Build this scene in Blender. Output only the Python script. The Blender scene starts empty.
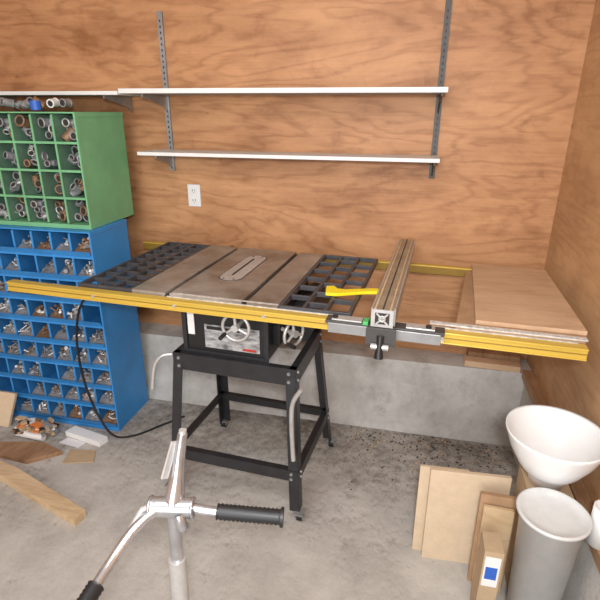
import bpy, math, random
from mathutils import Vector, Matrix, Euler
random.seed(7)
R=random.random
col=bpy.context.collection
scn=bpy.context.scene

# ---------------------------------------------------------------- materials
def mat(name, c, rough=.6, metal=0., var=0., scale=8., bump=0., c2=None, spec=.4, stretch=(1,1,1), coat=0):
    m=bpy.data.materials.new(name); m.use_nodes=True
    nt=m.node_tree; b=nt.nodes["Principled BSDF"]
    b.inputs["Roughness"].default_value=rough; b.inputs["Metallic"].default_value=metal
    b.inputs["Specular IOR Level"].default_value=spec
    b.inputs["Coat Weight"].default_value=coat
    tc=nt.nodes.new("ShaderNodeTexCoord"); mp=nt.nodes.new("ShaderNodeMapping"); mp.inputs["Scale"].default_value=stretch
    nt.links.new(tc.outputs["Object"],mp.inputs["Vector"])
    n=nt.nodes.new("ShaderNodeTexNoise"); n.inputs["Scale"].default_value=scale; n.inputs["Detail"].default_value=6; n.inputs["Roughness"].default_value=.65
    nt.links.new(mp.outputs[0],n.inputs["Vector"])
    r=nt.nodes.new("ShaderNodeValToRGB"); r.color_ramp.elements[0].position=.32; r.color_ramp.elements[1].position=.68
    if c2 is None: c2=tuple(x*(1-var) for x in c)
    r.color_ramp.elements[0].color=(*c2,1); r.color_ramp.elements[1].color=(*c,1)
    nt.links.new(n.outputs["Fac"],r.inputs["Fac"]); nt.links.new(r.outputs[0],b.inputs["Base Color"])
    if bump:
        bp=nt.nodes.new("ShaderNodeBump"); bp.inputs["Strength"].default_value=bump; bp.inputs["Distance"].default_value=.01
        nt.links.new(n.outputs["Fac"],bp.inputs["Height"]); nt.links.new(bp.outputs[0],b.inputs["Normal"])
    return m

def plywood(name, light, dark, axis='X', knots=True, rough=.5, gs=1.0, lines=.11, stain=0):
    m=bpy.data.materials.new(name); m.use_nodes=True
    nt=m.node_tree; b=nt.nodes["Principled BSDF"]; b.inputs["Roughness"].default_value=rough
    b.inputs["Specular IOR Level"].default_value=.3
    N=nt.nodes.new; L=nt.links.new
    tc=N("ShaderNodeTexCoord")
    def mapped(long,mid,cross):
        mp=N("ShaderNodeMapping"); L(tc.outputs["Object"],mp.inputs["Vector"])
        mp.inputs["Scale"].default_value=tuple(k*gs for k in {'X':(long,mid,cross),'Y':(mid,long,cross),'XY':(long,cross,mid),'YX':(cross,long,mid)}[axis])
        return mp.outputs[0]
    def noise(vec,sc,det,ro=.5,dist=0):
        n=N("ShaderNodeTexNoise"); n.inputs["Scale"].default_value=sc; n.inputs["Detail"].default_value=det; n.inputs["Roughness"].default_value=ro; n.inputs["Distortion"].default_value=dist
        L(vec,n.inputs["Vector"]); return n.outputs["Fac"]
    def math_(op,a,bv=None,c=None):
        x=N("ShaderNodeMath"); x.operation=op
        for i,q in enumerate((a,bv,c)):
            if q is None: continue
            if isinstance(q,(int,float)): x.inputs[i].default_value=q
            else: L(q,x.inputs[i])
        return x.outputs[0]
    n1=noise(mapped(.55,1,2.6),1.25,4,.55,.35)
    sn=math_('SINE',math_('MULTIPLY',n1,84.0))
    sn=math_('POWER',math_('MULTIPLY_ADD',sn,.5,.5),2.2)
    n2=noise(mapped(1.1,3,70),1.5,4,.55)
    n3=noise(mapped(.9,1,2.2),2.0,6,.68,.3)
    v=math_('MULTIPLY_ADD',n3,1.7,-.35)
    v=math_('MULTIPLY_ADD',n2,.35,math_('SUBTRACT',v,.17))
    v=math_('MULTIPLY_ADD',sn,-lines*2,math_('ADD',v,lines))
    if stain:
        n4=noise(mapped(2.2,2.2,2.8),2.2,8,.72,.6)
        st=N("ShaderNodeMapRange"); st.inputs["From Min"].default_value=.54; st.inputs["From Max"].default_value=.70; st.inputs["To Max"].default_value=-stain; L(n4,st.inputs["Value"])
        v=math_('ADD',v,st.outputs[0])
    r=N("ShaderNodeValToRGB"); r.color_ramp.elements[0].position=.1; r.color_ramp.elements[1].position=.85
    r.color_ramp.elements[0].color=(*dark,1); r.color_ramp.elements[1].color=(*light,1)
    L(v,r.inputs["Fac"]); out=r.outputs[0]
    if knots:
        vo=N("ShaderNodeTexVoronoi"); vo.inputs["Scale"].default_value=3.0*gs
        mp3=N("ShaderNodeMapping"); mp3.inputs["Scale"].default_value={'X':(.8,.02,1.4),'Y':(.02,.8,1.4),'XY':(.8,1.4,.02),'YX':(1.4,.8,.02)}[axis]; L(tc.outputs["Object"],mp3.inputs["Vector"]); L(mp3.outputs[0],vo.inputs["Vector"])
        kr=N("ShaderNodeValToRGB"); kr.color_ramp.elements[0].position=.018; kr.color_ramp.elements[1].position=.06
        kr.color_ramp.elements[0].color=(1,1,1,1); kr.color_ramp.elements[1].color=(0,0,0,1)
        L(vo.outputs["Distance"],kr.inputs["Fac"])
        mx=N("ShaderNodeMix"); mx.data_type='RGBA'; L(kr.outputs[0],mx.inputs[0]); L(out,mx.inputs[6]); mx.inputs[7].default_value=(dark[0]*.5,dark[1]*.4,dark[2]*.35,1)
        out=mx.outputs[2]
    L(out,b.inputs["Base Color"])
    return m

M_wall=plywood("plywood_wall",(.58,.305,.145),(.30,.13,.054),'X',lines=.12,stain=.25)
M_wallr=plywood("plywood_side_wall",(.62,.38,.20),(.40,.215,.10),'Y',lines=.09,stain=.15)
M_board=plywood("plywood_board",(.64,.44,.28),(.42,.26,.15),'XY',knots=False,gs=1.6,lines=.05)
M_pine=plywood("pine_lumber",(.66,.49,.30),(.44,.29,.16),'XY',knots=False,gs=2)
M_dwood=plywood("dark_lumber",(.40,.24,.13),(.20,.10,.05),'YX',knots=False,gs=2)
M_mdf=mat("mdf",(.66,.51,.35),.7,var=.12,scale=30)
M_mdfd=mat("hardboard_brown",(.44,.27,.15),.6,var=.25,scale=20)
M_card=mat("cardboard",(.50,.36,.22),.8,var=.15,scale=12)
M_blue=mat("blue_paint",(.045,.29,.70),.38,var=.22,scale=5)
M_blueshade=mat("blue_paint_shaded",(.03,.19,.48),.5,var=.3,scale=6)  # same blue paint, darkened to put shade inside the bins
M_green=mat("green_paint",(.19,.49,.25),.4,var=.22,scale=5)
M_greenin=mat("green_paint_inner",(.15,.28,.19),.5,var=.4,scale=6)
M_yel=mat("yellow_anodised",(.70,.48,.08),.33,.2,var=.2,scale=6,stretch=(.3,4,4))
M_yeld=mat("yellow_rail_groove",(.30,.18,.03),.45,.2,var=.2)
M_byel=mat("bright_yellow_plastic",(.92,.72,.02),.4)
M_iron=mat("cast_iron_top",(.42,.385,.345),.30,.35,c2=(.18,.135,.10),scale=5)
M_irond=mat("cast_iron_grate",(.10,.10,.11),.42,.35,var=.4,scale=20)
M_slot=mat("slot_dark",(.05,.042,.036),.6,.2,var=.3)
M_ins=mat("throat_plate_steel",(.56,.54,.52),.35,.3,var=.25,scale=20)
M_blk=mat("black_paint",(.017,.017,.018),.35,var=.3,scale=12,spec=.5)
M_blk2=mat("black_stand_paint",(.026,.026,.029),.38,var=.4,scale=18,spec=.5)
M_rub=mat("black_rubber",(.012,.012,.013),.45,spec=.5)
M_chr=mat("chrome",(.66,.67,.70),.2,.85,c2=(.40,.41,.43),scale=14)
M_alu=mat("aluminium",(.60,.59,.57),.35,.45,var=.25,scale=20)
M_fence=mat("fence_body_metal",(.44,.37,.27),.4,.3,c2=(.28,.21,.13),scale=9)
M_zinc=mat("galvanised_fitting",(.40,.40,.41),.5,.35,var=.5,scale=25)
M_brass=mat("rusty_fitting",(.36,.22,.13),.55,.4,var=.4,scale=25)
M_wht=mat("white_enamel",(.84,.84,.83),.3,var=.04)
M_wpl=mat("white_plastic",(.80,.79,.77),.4,var=.06)
M_paper=mat("white_paper",(.76,.76,.76),.7,var=.08)
M_gpl=mat("grey_pan",(.66,.67,.66),.35,.1,var=.12,scale=20)
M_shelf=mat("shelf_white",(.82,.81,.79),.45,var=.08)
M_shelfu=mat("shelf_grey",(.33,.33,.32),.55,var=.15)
M_brk=mat("bracket_steel",(.38,.38,.38),.4,.5,var=.3)
M_brkd=mat("bracket_dark",(.09,.085,.08),.5,.3,var=.3)
M_tape=mat("rule_tape",(.72,.70,.66),.45,c2=(.36,.34,.31),scale=60)
M_lab=mat("label_plate",(.62,.62,.62),.4,.2,c2=(.10,.10,.105),scale=22,stretch=(1,1,3))
M_red=mat("red_plastic",(.45,.04,.03),.4)
M_org=mat("orange_wrapper",(.75,.22,.04),.45)
M_grn=mat("green_cap",(.08,.45,.12),.4)
M_bl2=mat("blue_cap",(.03,.12,.5),.4)

def concrete(name, c, cd, dirt=False, stainamt=0):
    m=bpy.data.materials.new(name); m.use_nodes=True
    nt=m.node_tree; b=nt.nodes["Principled BSDF"]; b.inputs["Roughness"].default_value=.85; b.inputs["Specular IOR Level"].default_value=.2
    N=nt.nodes.new; L=nt.links.new
    tc=N("ShaderNodeTexCoord")
    n=N("ShaderNodeTexNoise"); n.inputs["Scale"].default_value=4.2; n.inputs["Detail"].default_value=10; n.inputs["Roughness"].default_value=.72; L(tc.outputs["Object"],n.inputs["Vector"])
    r=N("ShaderNodeValToRGB"); r.color_ramp.elements[0].position=.33; r.color_ramp.elements[1].position=.64
    r.color_ramp.elements[0].color=(*cd,1); r.color_ramp.elements[1].color=(*c,1); L(n.outputs["Fac"],r.inputs["Fac"])
    out=r.outputs[0]
    n2=N("ShaderNodeTexNoise"); n2.inputs["Scale"].default_value=70; n2.inputs["Detail"].default_value=4; L(tc.outputs["Object"],n2.inputs["Vector"])
    if dirt:
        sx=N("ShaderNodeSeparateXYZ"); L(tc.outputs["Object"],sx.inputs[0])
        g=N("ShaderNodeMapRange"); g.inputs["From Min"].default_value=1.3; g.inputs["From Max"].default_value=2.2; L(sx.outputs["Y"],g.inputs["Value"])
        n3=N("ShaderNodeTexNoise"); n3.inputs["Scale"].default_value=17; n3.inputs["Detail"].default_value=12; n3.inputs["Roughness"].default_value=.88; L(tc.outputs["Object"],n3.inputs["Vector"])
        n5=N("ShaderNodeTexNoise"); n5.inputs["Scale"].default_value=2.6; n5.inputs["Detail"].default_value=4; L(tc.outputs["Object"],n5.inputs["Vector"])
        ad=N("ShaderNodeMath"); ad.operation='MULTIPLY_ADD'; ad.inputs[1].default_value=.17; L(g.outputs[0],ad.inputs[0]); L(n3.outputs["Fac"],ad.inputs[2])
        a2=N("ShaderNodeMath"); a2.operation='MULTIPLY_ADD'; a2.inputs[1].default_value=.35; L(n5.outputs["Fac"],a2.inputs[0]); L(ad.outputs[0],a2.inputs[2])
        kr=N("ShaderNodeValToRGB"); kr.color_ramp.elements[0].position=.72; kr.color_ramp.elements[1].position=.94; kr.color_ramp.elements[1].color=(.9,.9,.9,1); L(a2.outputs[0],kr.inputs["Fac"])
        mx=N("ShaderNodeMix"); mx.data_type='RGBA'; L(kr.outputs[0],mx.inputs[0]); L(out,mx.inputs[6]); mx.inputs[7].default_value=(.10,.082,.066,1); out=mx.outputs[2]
    if stainamt:
        n6=N("ShaderNodeTexNoise"); n6.inputs["Scale"].default_value=9; n6.inputs["Detail"].default_value=9; n6.inputs["Roughness"].default_value=.75; L(tc.outputs["Object"],n6.inputs["Vector"])
        k6=N("ShaderNodeMapRange"); k6.inputs["From Min"].default_value=.52; k6.inputs["From Max"].default_value=.72; k6.inputs["To Max"].default_value=stainamt; L(n6.outputs["Fac"],k6.inputs["Value"])
        mx=N("ShaderNodeMix"); mx.data_type='RGBA'; L(k6.outputs[0],mx.inputs[0]); L(out,mx.inputs[6]); mx.inputs[7].default_value=(.24,.205,.17,1); out=mx.outputs[2]
    L(out,b.inputs["Base Color"])
    bp=N("ShaderNodeBump"); bp.inputs["Strength"].default_value=.45; bp.inputs["Distance"].default_value=.004; L(n2.outputs["Fac"],bp.inputs["Height"]); L(bp.outputs[0],b.inputs["Normal"])
    return m
M_floor=concrete("concrete_floor",(.54,.51,.465),(.35,.325,.29),True)
M_curb=concrete("concrete_foundation",(.56,.535,.50),(.37,.35,.32),stainamt=.6)

# ---------------------------------------------------------------- mesh builder
class MB:
    def __init__(s, M=None): s.v=[];s.f=[];s.mi=[];s.sm=[];s.mats=[];s.M=M or Matrix()
    def m(s,mt):
        if mt not in s.mats: s.mats.append(mt)
        return s.mats.index(mt)
    def add(s,vs,fs,mt,sm=False):
        o=len(s.v); s.v+= [s.M@Vector(v) for v in vs]; k=s.m(mt)
        for f in fs: s.f.append([o+i for i in f]); s.mi.append(k); s.sm.append(sm)
    def box(s,a,b,mt,T=None):
        (x0,y0,z0),(x1,y1,z1)=a,b
        vs=[Vector(p) for p in ((x0,y0,z0),(x1,y0,z0),(x1,y1,z0),(x0,y1,z0),(x0,y0,z1),(x1,y0,z1),(x1,y1,z1),(x0,y1,z1))]
        if T: vs=[T@v for v in vs]
        s.add(vs,[(3,2,1,0),(4,5,6,7),(0,1,5,4),(1,2,6,5),(2,3,7,6),(3,0,4,7)],mt)
    def prism(s,poly,z0,z1,mt,T=None,ax='z'):
        n=len(poly)
        def q(p,z): return {'z':Vector((p[0],p[1],z)),'y':Vector((p[0],z,p[1])),'x':Vector((z,p[0],p[1]))}[ax]
        vs=[q(p,z0) for p in poly]+[q(p,z1) for p in poly]
        if T: vs=[T@v for v in vs]
        s.add(vs,[tuple(range(n))[::-1],tuple(range(n,2*n))]+[(i,(i+1)%n,n+(i+1)%n,n+i) for i in range(n)],mt)
    def bar(s,p,q,w,h,mt,upv=(0,0,1)):
        p,q=Vector(p),Vector(q); d=(q-p).normalized(); upv=Vector(upv)
        sd=d.cross(upv)
        if sd.length<.01: sd=d.cross(Vector((0,1,0)))
        sd.normalize(); u=sd.cross(d)
        vs=[]
        for c in (p,q):
            for a,b in ((-1,-1),(1,-1),(1,1),(-1,1)): vs.append(c+sd*w/2*a+u*h/2*b)
        s.add(vs,[(3,2,1,0),(4,5,6,7),(0,1,5,4),(1,2,6,5),(2,3,7,6),(3,0,4,7)],mt)
    def tube(s,pts,r,mt,seg=10,caps=True):
        pts=[Vector(p) for p in pts]; n=len(pts)
        rs=r if isinstance(r,(list,tuple)) else [r]*n
        vs=[];fs=[]; prev=None; prev_d=Vector((0,0,1))
        for i,p in enumerate(pts):
            d=(pts[min(i+1,n-1)]-pts[max(i-1,0)])
            d=d.normalized() if d.length>1e-9 else prev_d
            prev_d=d
            if prev is None:
                a=d.cross(Vector((0,0,1)))
                if a.length<.05: a=d.cross(Vector((1,0,0)))
            else: a=prev-d*prev.dot(d)
            a.normalize(); prev=a; b=d.cross(a)
            for k in range(seg):
                t=2*math.pi*k/seg; vs.append(p+(a*math.cos(t)+b*math.sin(t))*rs[i])
        for i in range(n-1):
            for k in range(seg):
                fs.append((i*seg+k,i*seg+(k+1)%seg,(i+1)*seg+(k+1)%seg,(i+1)*seg+k))
        s.add(vs,fs,mt,True)
        if caps:
            s.add(vs[:seg],[tuple(range(seg))[::-1]],mt); s.add(vs[-seg:],[tuple(range(seg))],mt)
    def cyl(s,p,q,r,mt,seg=16,r2=None): s.tube([p,q],[r,r if r2 is None else r2],mt,seg)
    def torus(s,c,nrm,Rr,r,mt,seg=32,ms=8):
        c=Vector(c); n=Vector(nrm).normalized(); a=n.cross(Vector((0,0,1)))
        if a.length<.05: a=n.cross(Vector((1,0,0)))
        a.normalize(); b=n.cross(a); vs=[];fs=[]
        for i in range(seg):
            t=2*math.pi*i/seg; e=a*math.cos(t)+b*math.sin(t)
            for k in range(ms):
                w=2*math.pi*k/ms; vs.append(c+e*(Rr+r*math.cos(w))+n*r*math.sin(w))
        for i in range(seg):
            for k in range(ms): fs.append((i*ms+k,((i+1)%seg)*ms+k,((i+1)%seg)*ms+(k+1)%ms,i*ms+(k+1)%ms))
        s.add(vs,fs,mt,True)
    def lathe(s,c,prof,mt,seg=40):
        c=Vector(c); vs=[];fs=[]; n=len(prof)
        for r,z in prof:
            for k in range(seg):
                t=2*math.pi*k/seg; vs.append(c+Vector((r*math.cos(t),r*math.sin(t),z)))
        for i in range(n-1):
            for k in range(seg): fs.append((i*seg+k,i*seg+(k+1)%seg,(i+1)*seg+(k+1)%seg,(i+1)*seg+k))
        s.add(vs,fs,mt,True)
    def obj(s,name,parent=None,bevel=0):
        me=bpy.data.meshes.new(name); me.from_pydata([tuple(v) for v in s.v],[],s.f)
        for m in s.mats: me.materials.append(m)
        for p,k,q in zip(me.polygons,s.mi,s.sm): p.material_index=k; p.use_smooth=q
        me.update()
        o=bpy.data.objects.new(name,me); col.objects.link(o)
        if parent: o.parent=parent
        if bevel:
            b=o.modifiers.new("bevel",'BEVEL'); b.width=bevel; b.segments=2; b.limit_method='ANGLE'; b.angle_limit=math.radians(50)
        return o
def empty(name):
    e=bpy.data.objects.new(name,None); col.objects.link(e); return e
def smooth(pts,n=10):
    pts=[Vector(p) for p in pts]; P=[pts[0]]+pts+[pts[-1]]; out=[]
    for i in range(1,len(P)-2):
        for k in range(n):
            t=k/n; a,b,c,d=P[i-1],P[i],P[i+1],P[i+2]
            out.append(.5*((2*b)+(c-a)*t+(2*a-5*b+4*c-d)*t*t+(3*b-a-3*c+d)*t**3))
    out.append(pts[-1]); return out

# ---------------------------------------------------------------- room
WY=2.45; WX=.66; LX=-2.36; FY=-2.6; CZ=2.5; CH=.37
b=MB(); b.box((LX-.1,FY,-.1),(WX+.1,WY+.1,0),M_floor); b.obj("floor")
b=MB(); b.box((LX,WY,CH),(WX+.1,WY+.1,CZ),M_wall)
b.obj("wall_back")
b=MB(); b.box((WX,FY,CH),(WX+.1,WY,CZ),M_wallr); b.obj("wall_right")
b=MB(); b.box((LX-.1,FY,0),(LX,WY+.1,CZ),M_wall); b.obj("wall_left")
b=MB(); b.box((LX-.1,FY,CZ),(WX+.1,WY+.1,CZ+.1),M_shelf); b.obj("ceiling")
b=MB(); b.prism([(2.21,0),(2.30,CH),(2.55,CH),(2.55,0)],LX,WX+.1,M_curb,ax='x'); b.obj("trim_1")
b=MB(); b.prism([(.60,0),(.61,CH-.02),(.76,CH-.02),(.76,0)],FY,2.22,M_curb,ax='y'); b.box((.61,FY,CH-.02),(.76,2.30,CH+.02),M_dwood); b.obj("trim_2")

# ---------------------------------------------------------------- wall shelves
def shelf(name,x0,x1,z,depth,th,brks):
    e=empty(name)
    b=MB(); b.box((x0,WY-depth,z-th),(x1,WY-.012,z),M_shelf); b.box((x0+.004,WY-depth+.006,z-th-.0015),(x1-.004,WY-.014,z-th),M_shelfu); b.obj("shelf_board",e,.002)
    b=MB()
    for x in brks:
        zz=z-th-.0015
        b.prism([(WY-.012,zz),(WY-depth+.02,zz),(WY-depth+.02,zz-.012),(WY-.05,zz-.05),(WY-.012,zz-.075)],x-.003,x+.003,M_brk if x<-.5 else M_brkd,ax='x')
    b.obj("brackets",e)
SX1,SX2=-1.225,.095
shelf("wall_shelf",-1.31,.115,1.375,.20,.016,[SX1,SX2])
shelf("wall_shelf",-1.33,.115,1.655,.27,.020,[SX1,SX2])
shelf("wall_shelf",-2.34,-1.335,1.645,.27,.016,[-2.1,-1.42])
for x,mt in ((SX1,M_brk),(SX2,M_brkd)):
    b=MB(); b.box((x-.013,WY-.012,1.27),(x+.013,WY,2.0),mt)
    for k in range(28): b.box((x-.003,WY-.0135,1.28+k*.025),(x+.003,WY-.011,1.29+k*.025),M_slot)
    b.obj("shelf_standard")

b=MB(); b.box((-1.15,WY-.007,1.085),(-1.08,WY,1.20),M_wpl)
for z in (1.117,1.168):
    b.box((-1.132,WY-.010,z-.014),(-1.098,WY-.006,z+.014),M_wpl)
    b.box((-1.124,WY-.0112,z-.004),(-1.121,WY-.009,z+.008),M_slot); b.box((-1.110,WY-.0112,z-.004),(-1.107,WY-.009,z+.008),M_slot); b.cyl((-1.115,WY-.0112,z-.009),(-1.115,WY-.009,z-.009),.002,M_slot,8)
b.obj("wall_outlet",bevel=.001)

# ---------------------------------------------------------------- cabinets
def fitting(b,c,r,mt):
    c=Vector(c); k=random.choice("ccet")
    if k=='c':
        d=Vector((R()-.5,-1 if R()<.75 else R()-.5,(R()-.5)*.6)).normalized()
        b.cyl(c-d*r*.9,c+d*r*.9,r*.78,mt,14); b.torus(c-d*r*.9,d,r*.72,r*.16,mt,14,6); b.torus(c+d*r*.9,d,r*.72,r*.16,mt,14,6)
        b.cyl(c-d*r*1.0,c-d*r*.96,r*.55,M_slot,12); b.cyl(c+d*r*.96,c+d*r*1.0,r*.55,M_slot,12)
    elif k=='e':
        a=R()*6.28; u=Vector((math.cos(a),-.7,math.sin(a)*.6)).normalized(); w=Vector((-u.z,0,u.x)); w=(w if w.length>.1 else Vector((0,0,1))).normalized()
        pts=smooth([c+u*r*1.1,c+u*r*.3,c+w*r*.3,c+w*r*1.1],4); b.tube(pts,r*.55,mt,12)
        b.torus(pts[0],u,r*.56,r*.14,mt,12,6); b.torus(pts[-1],w,r*.56,r*.14,mt,12,6); b.cyl(pts[0],pts[0]+u*r*.05,r*.42,M_slot,10)
    else:
        b.cyl(c-Vector((r,0,0)),c+Vector((r,0,0)),r*.55,mt,12); b.cyl(c,c+Vector((0,-r*1.1,0)),r*.55,mt,12)
        b.torus(c+Vector((0,-r*1.1,0)),(0,1,0),r*.55,r*.13,mt,12,6); b.cyl(c+Vector((0,-r*1.1,0)),c+Vector((0,-r*1.15,0)),r*.42,M_slot,10)

def bins(name,x0,x1,y0,y1,z0,z1,nc,nr,mo,mi,lip,kind):
    e=empty(name); t=.006
    b=MB()
    b.box((x0,y0,z0),(x0+t,y1,z1),mo); b.box((x1-t,y0,z0),(x1,y1,z1),mo)
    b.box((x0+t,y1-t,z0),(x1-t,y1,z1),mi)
    b.box((x0+t,y0,z1-t),(x1-t,y1-t,z1),mo); b.box((x0+t,y0,z0),(x1-t,y1-t,z0+.02),mo)
    b.box((x1,y0,z1-.02),(x1+.002,y1,z1),mo); b.box((x1,y0,z0),(x1+.002,y0+.02,z1-.02),mo)
    b.obj("cabinet_body",e,.0015)
    b=MB(); zb=z0+.02; rh=(z1-t-zb)/nr; cw=(x1-x0-2*t)/nc
    for r in range(nr):
        zz=zb+r*rh
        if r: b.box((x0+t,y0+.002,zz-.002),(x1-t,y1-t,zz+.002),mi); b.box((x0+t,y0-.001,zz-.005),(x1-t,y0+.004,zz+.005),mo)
        if lip:
            b.prism([(y0+.001,zz+.003),(y0+.004,zz+.003),(y0-.012,zz+lip),(y0-.016,zz+lip)],x0+t,x1-t,mo,ax='x')
        for c in range(1,nc):
            x=x0+t+c*cw
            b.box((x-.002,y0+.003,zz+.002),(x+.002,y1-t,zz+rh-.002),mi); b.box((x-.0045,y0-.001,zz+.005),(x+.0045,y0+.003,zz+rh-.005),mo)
    b.obj("dividers",e)
    b=MB()
    for r in range(nr):
        zz=zb+r*rh+.003
        for c in range(nc):
            cx=x0+t+(c+.5)*cw
            if kind=='pipe':
                rr=cw*.30
                n=random.choice((4,5,6,7))
                for i in range(n):
                    fitting(b,(cx+((i%2)-.5)*cw*.36+(R()-.5)*cw*.1,y0+.04+R()*.09,zz+rr*.8+(i//2)*rr*.85 if zz+rr*.8+(i//2)*rr*.85<zz+rh-.02 else zz+rr),rr*(.7+.3*R()),random.choice((M_zinc,M_zinc,M_zinc,M_alu,M_brass)))
            else:
                if R()<.1: continue
                mt=random.choice((M_zinc,M_brass,M_alu,M_zinc,M_zinc)); L=random.choice((.015,.025,.035)); w=random.choice((.003,.004,.006))
                b.prism([(y0+.005,zz),(y0+.005,zz+.022),(y0+.05,zz+.042),(y1-.03,zz+.05),(y1-.03,zz)],cx-cw*.44,cx+cw*.44,M_brass if mt is M_brass else M_zinc,ax='x')
                for i in range(20):
                    px=cx+(R()-.5)*cw*.62; py=y0+.012+R()*.09; pz=zz+.026+min(.03,(py-y0)*.45)+R()*.012
                    d=Vector((R()-.5,R()-.5,(R()-.5)*.7)).normalized()*L/2
                    p=Vector((px,py,pz)); m2=mt if R()<.7 else random.choice((M_brass,M_alu,M_wpl)); b.cyl(p-d,p+d,w,m2,6)
                    b.cyl(p+d,p+d*1.15,w*1.8,m2,6)
    b.obj("pipe_fittings" if kind=='pipe' else "fasteners",e)
    return e
bins("blue_bin_cabinet",-2.28,-1.375,1.885,2.19,0,1.055,9,9,M_blue,M_blueshade,.032,'bolt')
bins("green_bin_cabinet",-2.24,-1.395,1.93,2.30,1.056,1.555,8,4,M_green,M_greenin,.0,'pipe')
e=empty("plumbing_fittings_pile"); b=MB()
for i in range(9):
    x=-1.95+i*.055; fitting(b,(x,2.0+R()*.05,1.592),.022,random.choice((M_zinc,M_wpl,M_brass,M_zinc)))
b.cyl((-1.62,1.99,1.562),(-1.62,1.99,1.60),.022,M_bl2,20)
b.obj("fittings",e)

# ---------------------------------------------------------------- table saw
TM=Matrix.Translation((-1.26,1.61,0))@Matrix.Rotation(math.radians(-3.6),4,'Z')
saw=empty("table_saw")
T=.92
def tb(): return MB(TM)
D=.70
b=tb()
for u0,u1 in ((.245,.388),(.408,.700),(.720,.838)): b.box((u0,0,T-.03),(u1,D,T),M_iron)
b.box((.388,0,T-.03),(.408,D,T-.010),M_slot); b.box((.700,0,T-.03),(.720,D,T-.010),M_slot)
b.box((.245,0,T-.06),(.838,.012,T-.03),M_iron); b.box((.245,D-.012,T-.06),(.838,D,T-.03),M_iron)
b.obj("cast_iron_top",saw,.001)
b=tb(); pl=[]
w=.048
for k in range(13): a=math.pi*k/12; pl.append((.553+w*math.cos(a),.53+w*math.sin(a)))
for k in range(13): a=math.pi+math.pi*k/12; pl.append((.553+w*math.cos(a),.25+w*math.sin(a)))
b.prism([(.553+(x-.553)*1.08,y+(.004 if y>.4 else -.004)) for x,y in pl],T,T+.0008,M_slot)
b.prism(pl,T,T+.0018,M_ins); b.box((.543,.27,T+.0018),(.553,.52,T+.0024),M_slot)
for q in ((.53,.22),(.575,.22),(.53,.56),(.575,.56)): b.cyl((*q,T+.0015),(*q,T+.0027),.005,M_slot,10)
b.obj("throat_plate",saw)
def grate(u0,u1,nc,nr,name,slant,bw=.005):
    b=tb(); h=.020; e=.012
    b.box((u0,0,T-h),(u1,e,T),M_irond); b.box((u0,D-e,T-h),(u1,D,T),M_irond)
    b.box((u0,e,T-h),(u0+e,D-e,T),M_irond); b.box((u1-e,e,T-h),(u1,D-e,T),M_irond)
    W=(u1-u0-2*e)/nc
    for i in range(1,nc): x=u0+e+i*W; b.box((x-.006,e,T-h),(x+.006,D-e,T),M_irond)
    H=(D-2*e)/nr
    for i in range(nc):
        xa=u0+e+i*W; off=(.5 if i%2 else 0)*H*slant
        for j in range(1,nr+1):
            y=e+j*H-off
            if e<y<D-e-.005: b.box((xa,y-bw,T-h),(xa+W,y+bw,T-.0005),M_irond)
    b.obj(name,saw,.0015)
grate(0,.243,3,9,"left_grid_wing",1)
grate(.84,1.10,3,6,"right_grid_wing",1)
def rail(u0,u1,v0,v1,zt,h,name):
    b=tb(); s=-1 if v0<0 else 1
    b.box((u0,v0,zt-.005),(u1,v1,zt),M_yel)
    f0=v0 if s<0 else v1-.005
    b.box((u0,f0,zt-h),(u1,f0+.005,zt-.005),M_yel)
    b.box((u0,f0-.003,zt-h*.52),(u1,f0,zt-h*.44),M_yeld)
    b.box((u0,f0-.004,zt-h*1.0),(u1,f0,zt-h*.88),M_yel); b.box((u0,f0-.004,zt-.006),(u1,f0,zt),M_yel)
    b.box((u0,v0,zt-h),(u1,v1,zt-h+.004),M_yeld)
    b.box((u0,v1-.004 if s<0 else v0,zt-h),(u1,v1 if s<0 else v0+.004,zt-.005),M_yeld)
    b.obj(name,saw,.001)
rail(-.315,1.822,-.040,-.006,.908,.038,"front_rail")
rail(-.16,1.57,D+.004,D+.036,.905,.04,"rear_rail")
b=tb()
b.box((.40,-.008,.905),(1.80,-.001,.9105),M_tape)
b.box((.42,.000,.9201),(.84,.012,.9206),M_tape)
b.box((1.36,-.0455,.875),(1.41,-.0442,.893),M_tape)
for u in (.1,.45,.8,1.05): b.cyl((u,-.046,.89),(u,-.040,.89),.006,M_alu,12)
b.obj("rule_tape",saw)
b=MB()
b.prism([(.245,1.560),(.575,1.545),(.60,2.20),(.30,2.235)],.914,.928,M_board); b.obj("extension_board",saw,.001)
b=MB(); b.prism([(.18,1.52),(.560,1.50),(.575,1.550),(.585,2.14),(.27,2.16)],.897,.9137,M_mdfd); b.obj("extension_board_lower",saw,.001)
b=MB(); b.prism([(.10,1.527),(.565,1.498),(.567,1.520),(.10,1.549)],.9138,.9185,M_tape); b.obj("extension_front_edge",saw)
b=tb(); fu0,fu1=1.185,1.250
b.box((fu0,-.10,T+.012),(fu1,.85,T+.066),M_fence)
b.box((fu0-.006,-.08,T+.006),(fu0,.83,T+.062),M_alu); b.box((fu1,-.08,T+.006),(fu1+.006,.83,T+.062),M_alu)
b.box((fu0+.006,-.10,T+.066),(fu0+.012,.85,T+.069),M_pine); b.box((fu1-.012,-.10,T+.066),(fu1-.006,.85,T+.069),M_pine); b.box((fu0+.030,-.10,T+.066),(fu0+.035,.85,T+.0665),M_slot)
b.obj("fence_body",saw,.0015)
b=tb()
b.box((fu0-.002,-.106,T+.010),(fu1+.002,-.100,T+.068),M_alu); b.box((fu0+.010,-.1068,T+.020),(fu1-.010,-.105,T+.058),M_slot)
for a in (45,135):
    d=Vector((math.cos(math.radians(a)),0,math.sin(math.radians(a))))*.025; c=Vector(((fu0+fu1)/2,-.1085,T+.039)); b.bar(c-d,c+d,.004,.005,M_alu)
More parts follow.
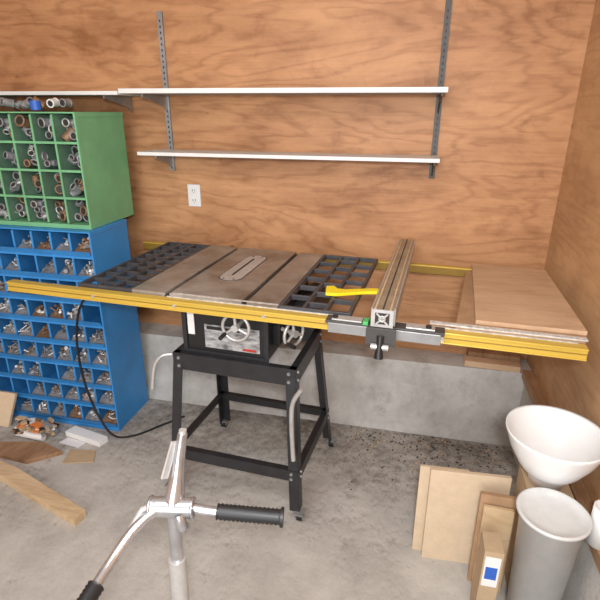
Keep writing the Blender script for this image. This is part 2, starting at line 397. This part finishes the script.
b.torus(((fu0+fu1)/2,-.1085,T+.039),(0,1,0),.009,.003,M_alu,16,6)
b.obj("fence_end_cap",saw)
b=tb()
b.box((1.03,-.080,.911),(1.41,-.030,.9215),M_brkd); b.box((1.04,-.083,.880),(1.40,-.077,.915),M_brk)
b.box((1.05,-.075,.9215),(1.15,-.04,.927),M_alu); b.box((1.29,-.075,.9215),(1.38,-.04,.927),M_alu)
b.box((1.155,-.088,.9215),(1.172,-.05,.934),M_grn)
b.cyl((1.06,-.06,.926),(1.06,-.06,.934),.010,M_blk,6); b.cyl((1.36,-.06,.926),(1.36,-.06,.934),.010,M_blk,6)
b.obj("fence_t_head",saw,.0015)
b=tb()
b.prism([(1.17,-.115),(1.265,-.115),(1.245,-.084),(1.19,-.084)],.87,.928,M_brkd)
b.tube([(1.2175,-.118,.905),(1.2175,-.128,.872),(1.2175,-.135,.835)],[.012,.010,.015],M_blk,12)
b.cyl((1.19,-.125,.87),(1.245,-.125,.87),.010,M_alu,12)
b.obj("fence_lock_lever",saw,.001)
b=tb(); c0,c1=.425,.775
b.box((c0,.06,.655),(c1,.50,T-.03),M_blk)
b.box((c0-.006,.052,.655),(c0+.012,.06,T-.03),M_blk2); b.box((c1-.012,.052,.655),(c1+.006,.06,T-.03),M_blk2)
b.box((c0+.012,.052,.655),(c1-.012,.06,.668),M_blk2)
b.box((c0+.02,.0515,.735),(c0+.048,.058,.84),M_shelf)
b.box((c0+.09,.054,.685),(c1-.03,.0595,.785),M_lab); b.box((c0+.10,.052,.765),(c0+.24,.055,.779),M_blk)
b.box((c1-.10,.052,.69),(c1-.045,.0555,.70),M_red)
b.box((c1,.12,.70),(c1+.03,.42,.87),M_blk)
b.cyl((c1+.06,.33,.74),(c1+.06,.58,.74),.075,M_blk2,24); b.box((c1,.36,.72),(c1+.03,.54,.86),M_blk2)
b.obj("saw_cabinet",saw,.003)
def handwheel(c,nrm,name,Rr=.062):
    b=tb(); c=Vector(c); n=Vector(nrm).normalized()
    b.torus(c,n,Rr,.006,M_alu,40,10); a=n.cross(Vector((0,0,1))).normalized(); q=n.cross(a)
    for k in range(3):
        t=2.1*k+.6; e=a*math.cos(t)+q*math.sin(t); b.tube([c,c+e*Rr],[.007,.005],M_alu,8)
    b.cyl(c-n*.012,c+n*.014,.014,M_alu,18); e=a*math.cos(.6)+q*math.sin(.6); b.cyl(c+e*Rr,c+e*Rr+n*.045,.008,M_rub,12); b.cyl(c-n*.06,c-n*.012,.008,M_alu,10)
    b.obj(name,saw)
handwheel((.68,-.015,.82),(0,-1,0),"tilt_handwheel",.052)
handwheel((c1+.105,.06,.79),(1,-.5,0),"height_handwheel",.050)
b=tb()
tops=[(.385,.03),(.895,.03),(.895,.42),(.385,.42)]; bots=[(.355,-.045),(.935,-.045),(.955,.455),(.375,.455)]
Z1,Z0=.655,.05
def leg_at(i,z):
    t=(z-Z0)/(Z1-Z0); return Vector((bots[i][0]+(tops[i][0]-bots[i][0])*t,bots[i][1]+(tops[i][1]-bots[i][1])*t,z))
sg=[(1,1),(-1,1),(-1,-1),(1,-1)]
for i in range(4):
    A,Bm=leg_at(i,Z0),leg_at(i,Z1); sx,sy=sg[i]; w=.040
    for dx,dy,wx,wy in ((w/2*sx,0,w,.004),(0,w/2*sy,.004,w)):
        vs=[]
        for P in (A,Bm):
            c=P+Vector((dx,dy,0))
            for a,q in ((-1,-1),(1,-1),(1,1),(-1,1)): vs.append(c+Vector((wx/2*a,wy/2*q,0)))
        b.add(vs,[(3,2,1,0),(4,5,6,7),(0,1,5,4),(1,2,6,5),(2,3,7,6),(3,0,4,7)],M_blk2)
for z,h in ((.620,.07),(.205,.048)):
    for i in range(4):
        p,q=leg_at(i,z),leg_at((i+1)%4,z); b.bar(p,q,.004,h,M_blk2)
        n=(q-p).normalized().cross(Vector((0,0,1))); b.bar(p-n*.012+Vector((0,0,h/2)),q-n*.012+Vector((0,0,h/2)),.026,.004,M_blk2)
        for P in (p.lerp(q,.05),p.lerp(q,.95)):
            for dz in (-h*.25,h*.25): b.cyl(P+n*.002+Vector((0,0,dz)),P+n*.008+Vector((0,0,dz)),.007,M_brk,6)
b.obj("stand_frame",saw)
b=tb()
for i in range(4):
    p=leg_at(i,Z0); r=.024 if i>1 else .020
    b.box((p.x-.02,p.y-.02,.046),(p.x+.02,p.y+.02,.052),M_brk)
    b.cyl((p.x-.011,p.y+.012,r),(p.x+.011,p.y+.012,r),r,M_rub,18); b.cyl((p.x-.013,p.y+.012,r),(p.x+.013,p.y+.012,r),.010,M_brk,12)
    b.box((p.x-.017,p.y-.008,.02),(p.x-.014,p.y+.018,.047),M_brk); b.box((p.x+.014,p.y-.008,.02),(p.x+.017,p.y+.018,.047),M_brk)
b.obj("casters",saw)
b=tb(); b.tube(smooth([(.30,-.02,.50),(.315,-.01,.60),(.345,0,.645),(.38,.02,.65)],6),.008,M_alu,10)
b.tube(smooth([(.91,-.045,.30),(.905,-.05,.45),(.91,-.055,.56),(.945,-.06,.63)],6),[.009]*19,M_alu,10)
b.obj("stand_levers",saw)
b=MB()
pts=smooth([(-1.02,1.78,.87),(-1.18,1.70,.865),(-1.33,1.72,.80),(-1.44,1.78,.62),(-1.47,1.80,.42),(-1.44,1.80,.22),(-1.36,1.80,.05),(-1.28,1.86,.008),(-1.18,1.98,.007),(-1.10,2.08,.007)],10)
b.tube(pts,.0055,M_rub,8); b.obj("power_cord",saw)
b=MB(Matrix.Translation((-.22,1.72,T+.001))@Matrix.Rotation(math.radians(14),4,'Z'))
b.prism([(-.06,-.014),(-.02,-.024),(.02,-.016),(.09,-.004),(.135,-.004),(.155,.014),(.14,.034),(.08,.030),(.02,.024),(-.01,.034),(-.02,.065),(-.05,.065),(-.055,.034)],0,.012,M_byel)
b.obj("push_stick",bevel=.002)

# ---------------------------------------------------------------- bicycle handlebar and fork
bk=empty("child_bicycle_front"); hx,hy=-.425,.745
b=MB()
bar=smooth([(-.22,.755,.780),(-.34,.735,.785),(-.40,.725,.793),(-.45,.705,.795),(-.485,.665,.775),(-.505,.60,.745),(-.51,.50,.73)],8)
b.tube(bar,.0105,M_chr,14)
b.obj("handlebar",bk)
b=MB()
def grip(p,q):
    p,q=Vector(p),Vector(q); d=(q-p)
    n=15; pts=[];rs=[]
    for k in range(n*2+1): pts.append(p+d*k/(n*2)); rs.append(.0170 if k%2==0 else .0146)
    b.tube(pts,rs,M_rub,16); b.cyl(q,q+d.normalized()*.006,.020,M_rub,16)
grip((-.335,.737,.785),(-.205,.757,.779)); grip((-.507,.56,.739),(-.511,.44,.724)); b.obj("grips",bk)
b=MB()
b.tube([(hx,hy-.02,.80),(hx+.002,hy,.85),(hx+.006,hy+.012,.90),(hx+.012,hy+.022,.945)],[.023,.015,.012,.010],M_chr,16); b.cyl((hx+.012,hy+.022,.945),(hx+.0125,hy+.023,.953),.008,M_alu,12)
b.bar((hx-.016,hy-.02,.86),(hx-.002,hy+.012,.93),.005,.016,M_alu)
b.cyl((hx-.045,hy-.035,.795),(hx+.04,hy-.018,.793),.021,M_chr,18)
b.torus((hx+.04,hy-.018,.793),(1,.2,0),.019,.004,M_chr,20,6); b.torus((hx-.045,hy-.035,.795),(1,.2,0),.019,.004,M_chr,20,6)
b.tube([(hx+.02,hy-.04,.79),(hx+.03,hy-.05,.77),(hx+.02,hy-.02,.74)],[.010,.012,.010],M_chr,10)
b.tube([(hx-.03,hy-.04,.81),(hx-.055,hy-.05,.80),(hx-.075,hy-.07,.765)],[.006,.007,.005],M_alu,8)
b.tube([(hx,hy-.02,.79),(hx,hy-.03,.72),(hx,hy-.04,.46)],[.017,.014,.014],M_chr,16)
b.cyl((hx,hy-.033,.66),(hx,hy-.038,.54),.019,M_alu,18)
b.tube([(hx-.045,hy-.045,.44),(hx,hy-.04,.455),(hx+.045,hy-.045,.44)],.014,M_chr,10)
for s in (-1,1): b.tube([(hx+s*.045,hy-.045,.445),(hx+s*.045,hy-.055,.3),(hx+s*.042,hy-.09,.20)],[.012,.011,.009],M_chr,10)
b.obj("stem_and_fork",bk)
b=MB(); wc=(hx,hy-.09,.20)
b.torus(wc,(1,0,0),.18,.02,M_rub,40,10); b.torus(wc,(1,0,0),.158,.009,M_chr,40,8); b.cyl((hx-.05,wc[1],.2),(hx+.05,wc[1],.2),.012,M_chr,12)
for k in range(16):
    t=k*math.pi/8; b.cyl((hx+(.015 if k%2 else -.015),wc[1],.2),(hx,wc[1]+math.cos(t)*.155,.2+math.sin(t)*.155),.0012,M_alu,5)
b.obj("front_wheel",bk)

# ---------------------------------------------------------------- lower right
bs=empty("board_offcuts_stack")
b=MB()
def tiltbox(x0,x1,y,z1,th,mt,tilt=4,rz=0,z0=0):
    Tm=Matrix.Translation((x0,y,z0))@Matrix.Rotation(math.radians(rz),4,'Z')@Matrix.Rotation(math.radians(-tilt),4,'X')
    b.box((0,0,.0),(x1-x0,th,z1-z0),mt,Tm)
tiltbox(.120,.29,1.47,.375,.012,M_mdf,3,3)
tiltbox(.155,.425,1.44,.39,.016,M_mdf,3,3)
b.obj("mdf_panels",bs,.001)
b=MB(); tiltbox(.315,.430,1.375,.375,.018,M_mdfd,3,-2); tiltbox(.325,.42,1.352,.345,.014,M_pine,3,-2)
b.obj("wood_offcuts",bs,.001)
b=MB(); b.box((.315,1.22,0),(.372,1.30,.31),M_card); b.box((.32,1.2185,.17),(.366,1.22,.29),M_wpl); b.box((.325,1.218,.20),(.36,1.2185,.25),M_bl2)
b.obj("cardboard_carton",bevel=.001)
cb=MB(); cb.box((.448,1.365,0),(.585,1.51,.430),M_card); cb.box((.512,1.364,.30),(.524,1.51,.4305),M_tape); cb.obj("cardboard_box",bevel=.002)
fn=empty("funnel")
b=MB(); c=(.512,1.435,0)
b.lathe(c,[(.143,.622),(.148,.628),(.148,.620),(.144,.610),(.126,.56),(.096,.505),(.076,.480),(.060,.462),(.052,.4325),(.0,.4325)],M_wht,48)
b.lathe(c,[(.143,.622),(.118,.565),(.083,.512),(.04,.492),(.012,.487),(.0,.487)],M_wht,48)
b.obj("bowl_and_spout",fn)
b=MB(); c=(.481,1.235,0)
b.lathe(c,[(.0,0),(.065,0),(.086,.472),(.098,.475),(.100,.486),(.094,.488),(.088,.482),(.060,.478),(.0,.477)],M_gpl,48)
b.obj("metal_pail")
b=MB(); c=(.622,1.25,0)
b.lathe(c,[(.0,CH+.02),(.034,CH+.02),(.034,.515),(.029,.517),(.028,.45),(.0,.45)],M_wpl,28); b.obj("pvc_pipe_offcut")

# ---------------------------------------------------------------- lower left
def plank(name,poly,z0,z1,mt):
    b=MB(); b.prism(poly,z0,z1,mt); return b.obj(name,bevel=.001)
b=MB()
b.add([(-2.14,1.80,0),(-1.96,1.80,0),(-1.93,1.862,.17),(-2.14,1.862,.17),(-2.14,1.785,.004),(-1.96,1.785,.004),(-1.93,1.847,.174),(-2.14,1.847,.174)],[(3,2,1,0),(4,5,6,7),(0,1,5,4),(1,2,6,5),(2,3,7,6),(3,0,4,7)],M_mdf); b.obj("plywood_scrap")
plank("wood_plank",[(-1.20,1.28),(-1.19,1.34),(-1.66,1.50),(-1.82,1.535),(-1.80,1.47)],0,.035,M_pine)
plank("wood_plank",[(-1.66,1.56),(-1.54,1.66),(-1.68,1.70),(-1.95,1.64),(-1.93,1.58)],.0,.022,M_dwood)
plank("white_tray",[(-1.62,1.79),(-1.40,1.75),(-1.385,1.80),(-1.60,1.845)],0,.03,M_wpl)
plank("cardboard_sheet",[(-1.50,1.60),(-1.36,1.64),(-1.40,1.72),(-1.53,1.70)],0,.004,M_card)
plank("paper_sheet",[(-1.62,1.735),(-1.50,1.72),(-1.49,1.765),(-1.60,1.782)],0,.002,M_paper)
e=empty("scrap_pile"); b=MB()
for i in range(70):
    x=-1.89+R()*.22; y=1.725+R()*.10; a=R()*3.14; L=.012+R()*.024
    d=Vector((math.cos(a),math.sin(a)*.4,.12*(R()-.5)))*L; p=Vector((x,y,.02+R()*.045))
    b.bar(p-d,p+d,.008+R()*.02,.004+R()*.012,random.choice((M_wpl,M_wpl,M_alu,M_card,M_pine,M_slot,M_org,M_dwood,M_zinc)))
b.prism([(-1.80,1.75),(-1.72,1.73),(-1.71,1.79),(-1.78,1.81)],.0,.055,M_card); b.prism([(-1.79,1.755),(-1.73,1.74),(-1.72,1.77),(-1.775,1.785)],.055,.07,M_org)
b.cyl((-1.86,1.74,.02),(-1.70,1.73,.02),.018,M_wpl,14)
b.obj("scraps",e)
plank("lumber_offcut",[(.34,2.315),(.60,2.30),(.605,2.36),(.34,2.375)],CH,CH+.03,M_board)
plank("lumber_offcut",[(.36,2.38),(.61,2.37),(.61,2.42),(.36,2.43)],CH,CH+.05,M_dwood)
e=empty("sawdust_debris"); b=MB()
for i in range(420):
    x=-.22+R()*.78; y=2.2-abs(random.gauss(0,.16)); s=.0015+R()*.004
    if y<1.6 : continue
    a=R()*3; b.box((-s,-s*.6,0),(s,s*.6,s*.5),random.choice((M_slot,M_dwood,M_slot,M_pine)),Matrix.Translation((x,y,0))@Matrix.Rotation(a,4,'Z'))
b.obj("debris",e)

# ---------------------------------------------------------------- lights
def area(name,loc,tgt,size,power,c=(1,1,1)):
    l=bpy.data.lights.new(name,'AREA'); l.size=size; l.energy=power; l.color=c
    o=bpy.data.objects.new(name,l); o.location=loc; o.rotation_euler=(Vector(tgt)-Vector(loc)).to_track_quat('-Z','Y').to_euler(); col.objects.link(o)
area("garage_door_daylight",(-.6,-2.2,1.5),(-.4,2.2,.8),2.2,62,(.94,.97,1))
area("overhead_fill",(-.7,.3,2.42),(-.6,1.2,0),.9,25,(.97,.98,1))  # added fill light under the ceiling, no real fixture there
area("camera_flash",(.06,-.12,1.72),(-.4,2.2,.9),.10,24,(.97,.98,1))
w=bpy.data.worlds.new("world"); scn.world=w; w.use_nodes=True
w.node_tree.nodes["Background"].inputs[0].default_value=(.90,.95,1,1); w.node_tree.nodes["Background"].inputs[1].default_value=1.1

# ---------------------------------------------------------------- camera
f=490.0; yaw=math.radians(12.4); p=math.radians(21.0)
cd=bpy.data.cameras.new("camera"); cam=bpy.data.objects.new("camera",cd); col.objects.link(cam)
cd.sensor_width=36; cd.lens=36*f/600; cd.clip_start=.02
cam.location=(0,0,1.56)
cam.rotation_euler=(Matrix.Rotation(yaw,4,'Z')@Matrix.Rotation(math.pi/2-p,4,'X')@Matrix.Rotation(math.radians(.3),4,'Z')).to_euler()
scn.camera=cam
scn.view_settings.view_transform='Standard'
